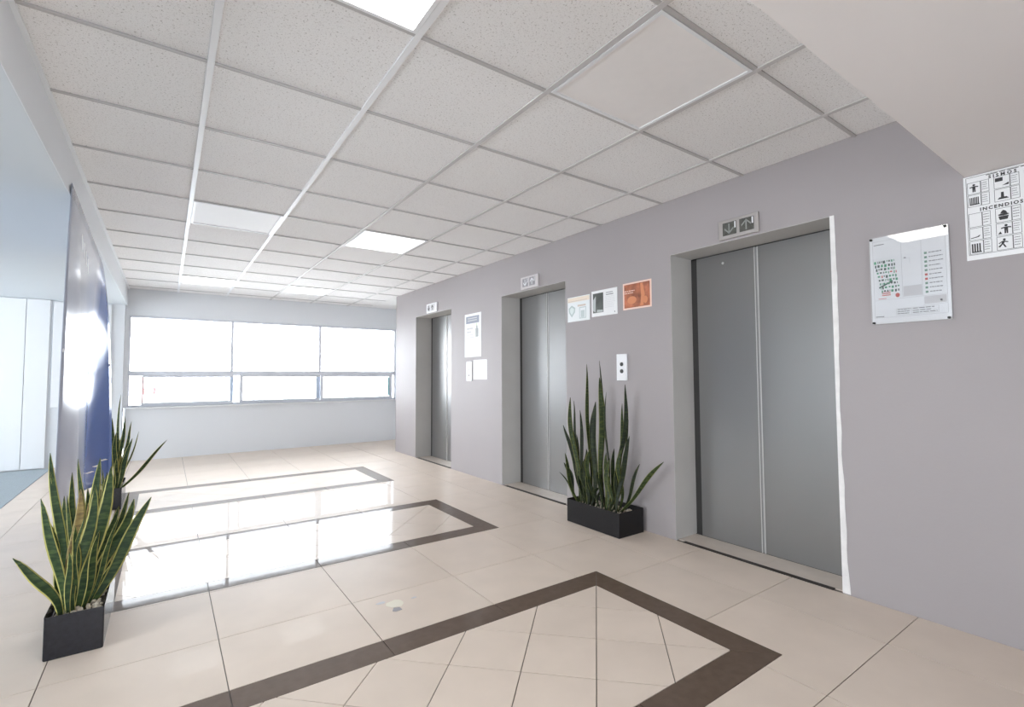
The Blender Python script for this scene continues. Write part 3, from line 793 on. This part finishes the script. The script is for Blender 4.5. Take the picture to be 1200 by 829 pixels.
indicator(3.940, 3.662, 'small arrow indicator above the middle elevator', mat('pale_indicator_plate', (0.62, 0.585, 0.59), 0.5), M_greyink, M_plastic)
indicator(6.130, 5.820, 'white arrow indicator above the farthest elevator', M_plastic, M_paleink, M_ink)

# ================================================================== BANNER
bn = empty('hanging_banner', (LX, 4.35, 0.30))
tag(bn, 'tall glossy blue and lilac banner with curling edges hanging from the left beam', 'banner')
def banner_pt(u, v):
    """u 0..1 along the beam (near to far), v 0..1 down"""
    s = 1-math.exp(-3.2*v); s = s*(1+0.25*v)
    y = 3.545 + 1.66*u
    f = min(1, max(0, (u-0.35)/0.45)); f = f*f*(3-2*f)
    x = LX + 0.012 + s*(0.034 - 0.058*f)
    if u < 0.17:
        k = (0.17-u)/0.17; x -= 0.056*s*k**1.25; y += 0.02*s*k*k
    if u > 0.80:
        k = (u-0.80)/0.20; x += 0.112*s*k**1.1; y -= 0.06*s*k*k
    x -= 0.012*s*math.sin(math.pi*min(1, max(0, (u-0.1)/0.8)))
    z = LZ - 0.02 + 0.08*(1-u)*(1-v) - 0.06*u*(1-v) - (1.88-0.06*u)*v
    return Vector((x, y, z))
NU, NV = 40, 24
vs, fs = [], []
for j in range(NV+1):
    for i in range(NU+1):
        q = banner_pt(i/NU, j/NV) - Vector(bn.location); vs.append(tuple(q))
for j in range(NV):
    for i in range(NU):
        a = j*(NU+1)+i; fs.append((a, a+1, a+NU+2, a+NU+1))
def banner_mat():
    mt = bpy.data.materials.new('printed_banner_vinyl_and_glare'); mt.use_nodes = True
    nt = mt.node_tree; b = nt.nodes['Principled BSDF']
    b.inputs['Roughness'].default_value = 0.16; b.inputs['Specular IOR Level'].default_value = 0.7
    uv = nt.nodes.new('ShaderNodeUVMap'); sp = nt.nodes.new('ShaderNodeSeparateXYZ')
    nt.links.new(uv.outputs[0], sp.inputs[0])
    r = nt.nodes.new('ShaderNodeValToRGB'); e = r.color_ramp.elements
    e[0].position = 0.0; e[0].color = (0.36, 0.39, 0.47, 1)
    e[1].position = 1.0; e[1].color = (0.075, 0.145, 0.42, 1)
    k = e.new(0.25); k.color = (0.48, 0.50, 0.60, 1)  # paler middle of the ramp has window glare painted into the print
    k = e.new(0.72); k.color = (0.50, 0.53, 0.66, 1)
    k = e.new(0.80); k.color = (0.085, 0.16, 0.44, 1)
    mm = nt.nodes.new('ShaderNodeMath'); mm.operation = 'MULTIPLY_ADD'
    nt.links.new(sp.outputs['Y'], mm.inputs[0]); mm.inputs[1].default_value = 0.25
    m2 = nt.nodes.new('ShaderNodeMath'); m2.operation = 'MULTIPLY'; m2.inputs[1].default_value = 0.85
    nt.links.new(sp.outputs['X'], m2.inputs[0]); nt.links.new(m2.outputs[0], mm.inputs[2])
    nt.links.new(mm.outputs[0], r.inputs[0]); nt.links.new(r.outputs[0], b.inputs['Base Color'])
    return mt
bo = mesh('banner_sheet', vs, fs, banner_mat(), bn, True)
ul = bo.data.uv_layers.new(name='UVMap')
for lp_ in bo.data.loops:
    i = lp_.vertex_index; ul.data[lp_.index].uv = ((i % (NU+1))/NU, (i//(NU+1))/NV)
sd = bo.modifiers.new('thickness', 'SOLIDIFY'); sd.thickness = 0.003; sd.offset = -1
def on_banner(name, u, v, du, dv, slant, material):
    c = [banner_pt(u, v), banner_pt(u+du, v), banner_pt(u+du+slant, v+dv), banner_pt(u+slant, v+dv)]
    n = (c[1]-c[0]).cross(c[3]-c[0]); n.normalize()
    if n.x < 0: n = -n
    c2 = [q + n*0.0035 - Vector(bn.location) for q in c] + [q + n*0.001 - Vector(bn.location) for q in c]
    mesh(name, [tuple(q) for q in c2], [(0,1,2,3),(0,4,5,1),(1,5,6,2),(2,6,7,3),(3,7,4,0)], material, bn)
for k in range(4):
    on_banner('pale_mark', 0.22+0.06*k, 0.085+0.012*k, 0.02, 0.05, 0.008, M_panelw)
for k in range(3):
    on_banner('pale_mark', 0.80+0.05*k, 0.93-0.018*k, 0.05, 0.006, 0.02, M_panelw)
for u in (0.012, 0.985):
    for v in (0.47,):
        q = banner_pt(u, v) - Vector(bn.location)
        g = mesh('grommet', [], [], M_plastic, bn)
        bm = bmesh.new()
        bmesh.ops.create_uvsphere(bm, u_segments=10, v_segments=6, radius=0.011, matrix=Matrix.Translation(q + Vector((0.004, -0.006, 0))) @ Matrix.Diagonal((0.6, 0.6, 1, 1)))
        bm.to_mesh(g.data); bm.free()

# ================================================================== SNAKE PLANTS
def planter(root, x0, x1, y0, y1, h, material):
    ox, oy, oz = root.location
    bm = bmesh.new()
    bmesh.ops.create_cube(bm, size=1, matrix=Matrix.Translation(((x0+x1)/2-ox, (y0+y1)/2-oy, h/2)) @ Matrix.Diagonal((x1-x0, y1-y0, h, 1)))
    bm.normal_update()
    top = [f for f in bm.faces if f.normal.z > 0.9]
    bmesh.ops.inset_region(bm, faces=top, thickness=0.011)
    bmesh.ops.translate(bm, verts=list({v for f in top for v in f.verts}), vec=(0, 0, -0.045))
    me = bpy.data.meshes.new('planter_box'); bm.to_mesh(me); bm.free()
    o = link('planter_box', me, material, root)
    b = o.modifiers.new('bevel', 'BEVEL'); b.width = 0.006; b.segments = 3; b.limit_method = 'ANGLE'
    return o
def pebbles(root, x0, x1, y0, y1, z, n, seed):
    r = random.Random(seed); ox, oy, oz = root.location
    bm = bmesh.new()
    for k in range(n):
        mt_ = Matrix.Translation((x0+(x1-x0)*r.random()-ox, y0+(y1-y0)*r.random()-oy, z+0.006*r.random())) @ Matrix.Rotation(r.random()*6, 4, 'Z') @ Matrix.Rotation(r.random()*6, 4, 'X')
        s = 0.006+0.006*r.random()
        bmesh.ops.create_icosphere(bm, subdivisions=1, radius=1, matrix=mt_ @ Matrix.Diagonal((s*1.3, s, s*0.8, 1)))
    me = bpy.data.meshes.new('pebbles'); bm.to_mesh(me); bm.free()
    o = link('pebbles', me, M_pebble, root); o['kind'] = 'stuff'; o['label'] = 'cream pebble top dressing'
def leaf(root, base, tip, bend, width, material, rnd, face=None, N=11, foot=0.42, k=0.98, wv=0.016, gr=1.25):
    """bend: how far the leaf goes straight up before leaning to the tip (0..1)"""
    b, t = Vector(base), Vector(tip)
    ctrl = Vector((b.x + (t.x-b.x)*(1-bend), b.y + (t.y-b.y)*(1-bend), b.z + (t.z-b.z)*(0.45+0.25*bend)))
    off = Vector(root.location)
    tc = (Vector((0, 0, EYE)) - (b+t)/2); tc.z = 0; tc.normalize()
    ang = face if face is not None else rnd.uniform(-0.5, 0.5)
    tw = rnd.uniform(-0.5, 0.5); wob = rnd.choice((-1, 1))*rnd.uniform(0.3, 1.0)*wv; ph = rnd.uniform(0.8, 1.3)
    vs, fs, uvv = [], [], []
    for i in range(N+1):
        s = i/N
        p = b*(1-s)**2 + ctrl*2*s*(1-s) + t*s*s
        d = (b*(-2*(1-s)) + ctrl*(2-4*s) + t*(2*s)).normalized()
        n = Matrix.Rotation(ang+tw*s, 3, 'Z') @ tc
        sd_ = d.cross(n).normalized(); n = sd_.cross(d).normalized()
        p = p + sd_*wob*math.sin(2*math.pi*s*ph)*(1-s*0.4) + n*wob*0.8*math.sin(math.pi*s)
        wd = k*width*min(1.0, foot+gr*s)*max(0.02, (1-s**3.2))**0.75
        th = 0.0035*(1-0.7*s)
        fold = -0.16*wd
        vs += [tuple(q-off) for q in (p-sd_*wd/2, p-sd_*wd*0.25+n*(fold*0.6+th), p+n*(fold+th), p+sd_*wd*0.25+n*(fold*0.6+th), p+sd_*wd/2, p+n*(fold-th))]
        uvv += [(0, s), (0.25, s), (0.5, s), (0.75, s), (1, s), (0.5, s)]
    for i in range(N):
        for k in range(6):
            a, c = 6*i+k, 6*i+(k+1) % 6
            fs.append((a, c, c+6, a+6))
    fs.append(tuple(6*N+k for k in range(6))); fs.append(tuple(reversed(range(6))))
    o = mesh('leaf', vs, fs, material, root, True)
    ul = o.data.uv_layers.new(name='UVMap')
    for l in o.data.loops: ul.data[l.index].uv = uvv[l.vertex_index]
    return o

# --- plant by the banner, nearest the camera
r = random.Random(21)
pl = empty('potted_snake_plant', (-0.285, 3.01, 0))
tag(pl, 'snake plant with yellow edged leaves in a black trough at the lower left', 'potted plant', 'snake plants in black troughs')
planter(pl, -0.38, -0.19, 2.74, 3.28, 0.178, M_black)
box('soil', -0.368, -0.202, 2.752, 3.268, 0.12, 0.135, M_soil, pl)
pebbles(pl, -0.36, -0.21, 2.765, 3.25, 0.139, 260, 5)
A, Dr = M_leafA, M_leafDry
LEFT = [  # base x, base y, tip (at y), tip x, tip z, bend, width
    (-0.335, 2.95, 3.02, -0.415, 0.806, 0.5, 0.042, A), (-0.345, 2.98, 3.00, -0.415, 0.725, 0.5, 0.022, A),
    (-0.325, 2.86, 2.88, -0.425, 0.63, 0.55, 0.050, A), (-0.300, 3.00, 3.02, -0.318, 0.770, 0.6, 0.030, A),
    (-0.315, 2.96, 2.98, -0.336, 0.715, 0.5, 0.036, A), (-0.270, 3.00, 3.02, -0.246, 0.765, 0.5, 0.052, A),
    (-0.290, 2.88, 2.93, -0.193, 0.735, 0.35, 0.062, A), (-0.318, 2.84, 2.90, -0.246, 0.655, 0.35, 0.056, A),
    (-0.265, 3.02, 3.05, -0.214, 0.690, 0.5, 0.042, A), (-0.245, 3.00, 3.03, -0.132, 0.590, 0.4, 0.038, A),
    (-0.262, 2.94, 2.97, -0.110, 0.566, 0.4, 0.058, A), (-0.248, 2.92, 2.96, -0.045, 0.568, 0.4, 0.056, A),
    (-0.240, 2.98, 3.02, -0.110, 0.408, 0.45, 0.040, A), (-0.318, 2.90, 2.93, -0.302, 0.645, 0.5, 0.048, Dr),
    (-0.285, 2.90, 2.92, -0.265, 0.580, 0.5, 0.030, Dr), (-0.340, 2.90, 2.92, -0.388, 0.475, 0.5, 0.040, A),
    (-0.335, 2.80, 2.80, -0.490, 0.415, 0.72, 0.044, A), (-0.300, 2.84, 2.86, -0.300, 0.50, 0.5, 0.040, A),
    (-0.275, 2.86, 2.88, -0.225, 0.46, 0.5, 0.040, A), (-0.295, 3.06, 3.08, -0.290, 0.62, 0.5, 0.044, A),
    (-0.255, 3.05, 3.08, -0.180, 0.52, 0.5, 0.040, A), (-0.33, 3.04, 3.06, -0.37, 0.60, 0.5, 0.036, A),
    (-0.33, 2.88, 2.90, -0.40, 0.56, 0.5, 0.026, A), (-0.30, 2.92, 2.95, -0.345, 0.62, 0.5, 0.024, A), (-0.28, 2.95, 2.97, -0.235, 0.60, 0.5, 0.028, A),
    (-0.26, 2.90, 2.93, -0.165, 0.50, 0.4, 0.026, A), (-0.31, 2.86, 2.87, -0.285, 0.54, 0.5, 0.022, A), (-0.27, 3.06, 3.09, -0.235, 0.70, 0.5, 0.026, A),
    (-0.312, 2.815, 2.83, -0.322, 0.40, 0.5, 0.030, A), (-0.225, 3.10, 3.13, -0.19, 0.40, 0.5, 0.036, A)]
for (bx, by, ty, tx, tz, bd, wd, mt_) in LEFT:
    leaf(pl, (bx, by, 0.132), (tx, ty, tz), bd, wd, mt_, r)

# --- second plant behind it, at the foot of the banner
p2 = empty('potted_snake_plant', (-0.385, 5.77, 0))
tag(p2, 'snake plant in a black trough beside the foot of the hanging banner', 'potted plant', 'snake plants in black troughs')
planter(p2, -0.48, -0.292, 5.50, 6.04, 0.19, M_black)
box('soil', -0.468, -0.304, 5.512, 6.028, 0.13, 0.145, M_soil, p2)
pebbles(p2, -0.46, -0.31, 5.525, 6.01, 0.152, 200, 9)
SECOND = [(-0.345, 5.60, 5.65, -0.326, 0.996, 0.5, 0.026), (-0.375, 5.60, 5.62, -0.378, 0.79, 0.5, 0.040), (-0.345, 5.60, 5.65, -0.293, 0.802, 0.5, 0.034),
          (-0.335, 5.60, 5.65, -0.241, 0.749, 0.5, 0.030), (-0.33, 5.62, 5.65, -0.187, 0.655, 0.4, 0.016), (-0.33, 5.58, 5.62, -0.237, 0.60, 0.45, 0.050),
          (-0.325, 5.60, 5.65, 0.026, 0.556, 0.45, 0.040), (-0.36, 5.57, 5.6, -0.345, 0.66, 0.5, 0.044), (-0.35, 5.62, 5.66, -0.31, 0.62, 0.5, 0.044),
          (-0.39, 5.62, 5.65, -0.40, 0.62, 0.5, 0.04), (-0.345, 5.56, 5.6, -0.325, 0.52, 0.5, 0.040), (-0.41, 5.75, 5.78, -0.42, 0.66, 0.5, 0.04), (-0.34, 5.8, 5.83, -0.35, 0.60, 0.5, 0.04)]
for (bx, by, ty, tx, tz, bd, wd) in SECOND:
    leaf(p2, (bx, by, 0.145), (tx, ty, tz), bd, wd, A, r)

# --- plant between the near and middle elevators
p3 = empty('potted_snake_plant', (2.747, 2.677, 0))
tag(p3, 'tall dark snake plant in a black trough between the near and middle elevators', 'potted plant', 'snake plants in black troughs')
planter(p3, 2.615, 2.878, 2.405, 2.950, 0.18, M_blackm)
box('soil', 2.63, 2.863, 2.42, 2.935, 0.12, 0.137, M_soil, p3)
pebbles(p3, 2.64, 2.855, 2.43, 2.925, 0.141, 220, 13)
B = M_leafB
RIGHT_ = [(2.70, 2.90, 3.050, 0.966, 0.5, 0.046), (2.74, 2.90, 3.015, 0.938, 0.5, 0.026), (2.70, 2.78, 3.125, 0.733, 0.25, 0.044),
          (2.76, 2.83, 2.858, 1.238, 0.4, 0.040), (2.72, 2.86, 2.938, 0.865, 0.5, 0.034), (2.70, 2.83, 2.987, 0.664, 0.4, 0.036),
          (2.74, 2.87, 2.791, 0.679, 0.45, 0.044), (2.72, 2.76, 2.760, 0.942, 0.5, 0.070), (2.78, 2.70, 2.712, 1.261, 0.4, 0.030),
          (2.75, 2.69, 2.700, 1.131, 0.5, 0.062), (2.77, 2.66, 2.640, 1.018, 0.6, 0.018), (2.74, 2.56, 2.438, 1.079, 0.35, 0.042),
          (2.77, 2.56, 2.473, 0.940, 0.5, 0.030), (2.74, 2.57, 2.419, 0.825, 0.3, 0.022), (2.73, 2.57, 2.405, 0.706, 0.4, 0.044),
          (2.74, 2.52, 2.119, 0.562, 0.45, 0.038), (2.77, 2.52, 2.316, 0.515, 0.4, 0.036), (2.70, 2.93, 3.126, 0.422, 0.55, 0.050),
          (2.68, 2.87, 3.131, 0.498, 0.4, 0.044), (2.70, 2.90, 3.191, 0.332, 0.5, 0.014), (2.67, 2.77, 2.905, 0.475, 0.35, 0.056),
          (2.67, 2.58, 2.620, 0.520, 0.5, 0.044), (2.68, 2.49, 2.480, 0.500, 0.5, 0.044), (2.67, 2.62, 2.745, 0.430, 0.4, 0.034),
          (2.70, 2.62, 2.640, 0.56, 0.5, 0.040), (2.72, 2.60, 2.560, 0.60, 0.5, 0.040), (2.67, 2.54, 2.52, 0.46, 0.5, 0.040),
          (2.68, 2.85, 2.90, 0.36, 0.5, 0.036), (2.66, 2.70, 2.74, 0.30, 0.5, 0.03), (2.66, 2.50, 2.54, 0.34, 0.5, 0.03),
          (2.68, 2.80, 2.85, 0.42, 0.5, 0.044), (2.69, 2.76, 2.82, 0.36, 0.5, 0.040), (2.67, 2.83, 2.86, 0.33, 0.5, 0.036), (2.68, 2.57, 2.60, 0.40, 0.5, 0.036),
          (2.73, 2.81, 2.88, 0.56, 0.5, 0.040), (2.70, 2.66, 2.69, 0.40, 0.5, 0.034), (2.74, 2.53, 2.49, 0.62, 0.5, 0.040), (2.72, 2.88, 2.96, 0.50, 0.5, 0.036)]
for k, (bx, by, ty, tz, bd, wd) in enumerate(RIGHT_):
    leaf(p3, (bx, by, 0.135), (2.75, ty, tz), bd, wd, B if k % 3 else M_leafC, r, None, 14, 0.24, 1.12, 0.030, 1.05)
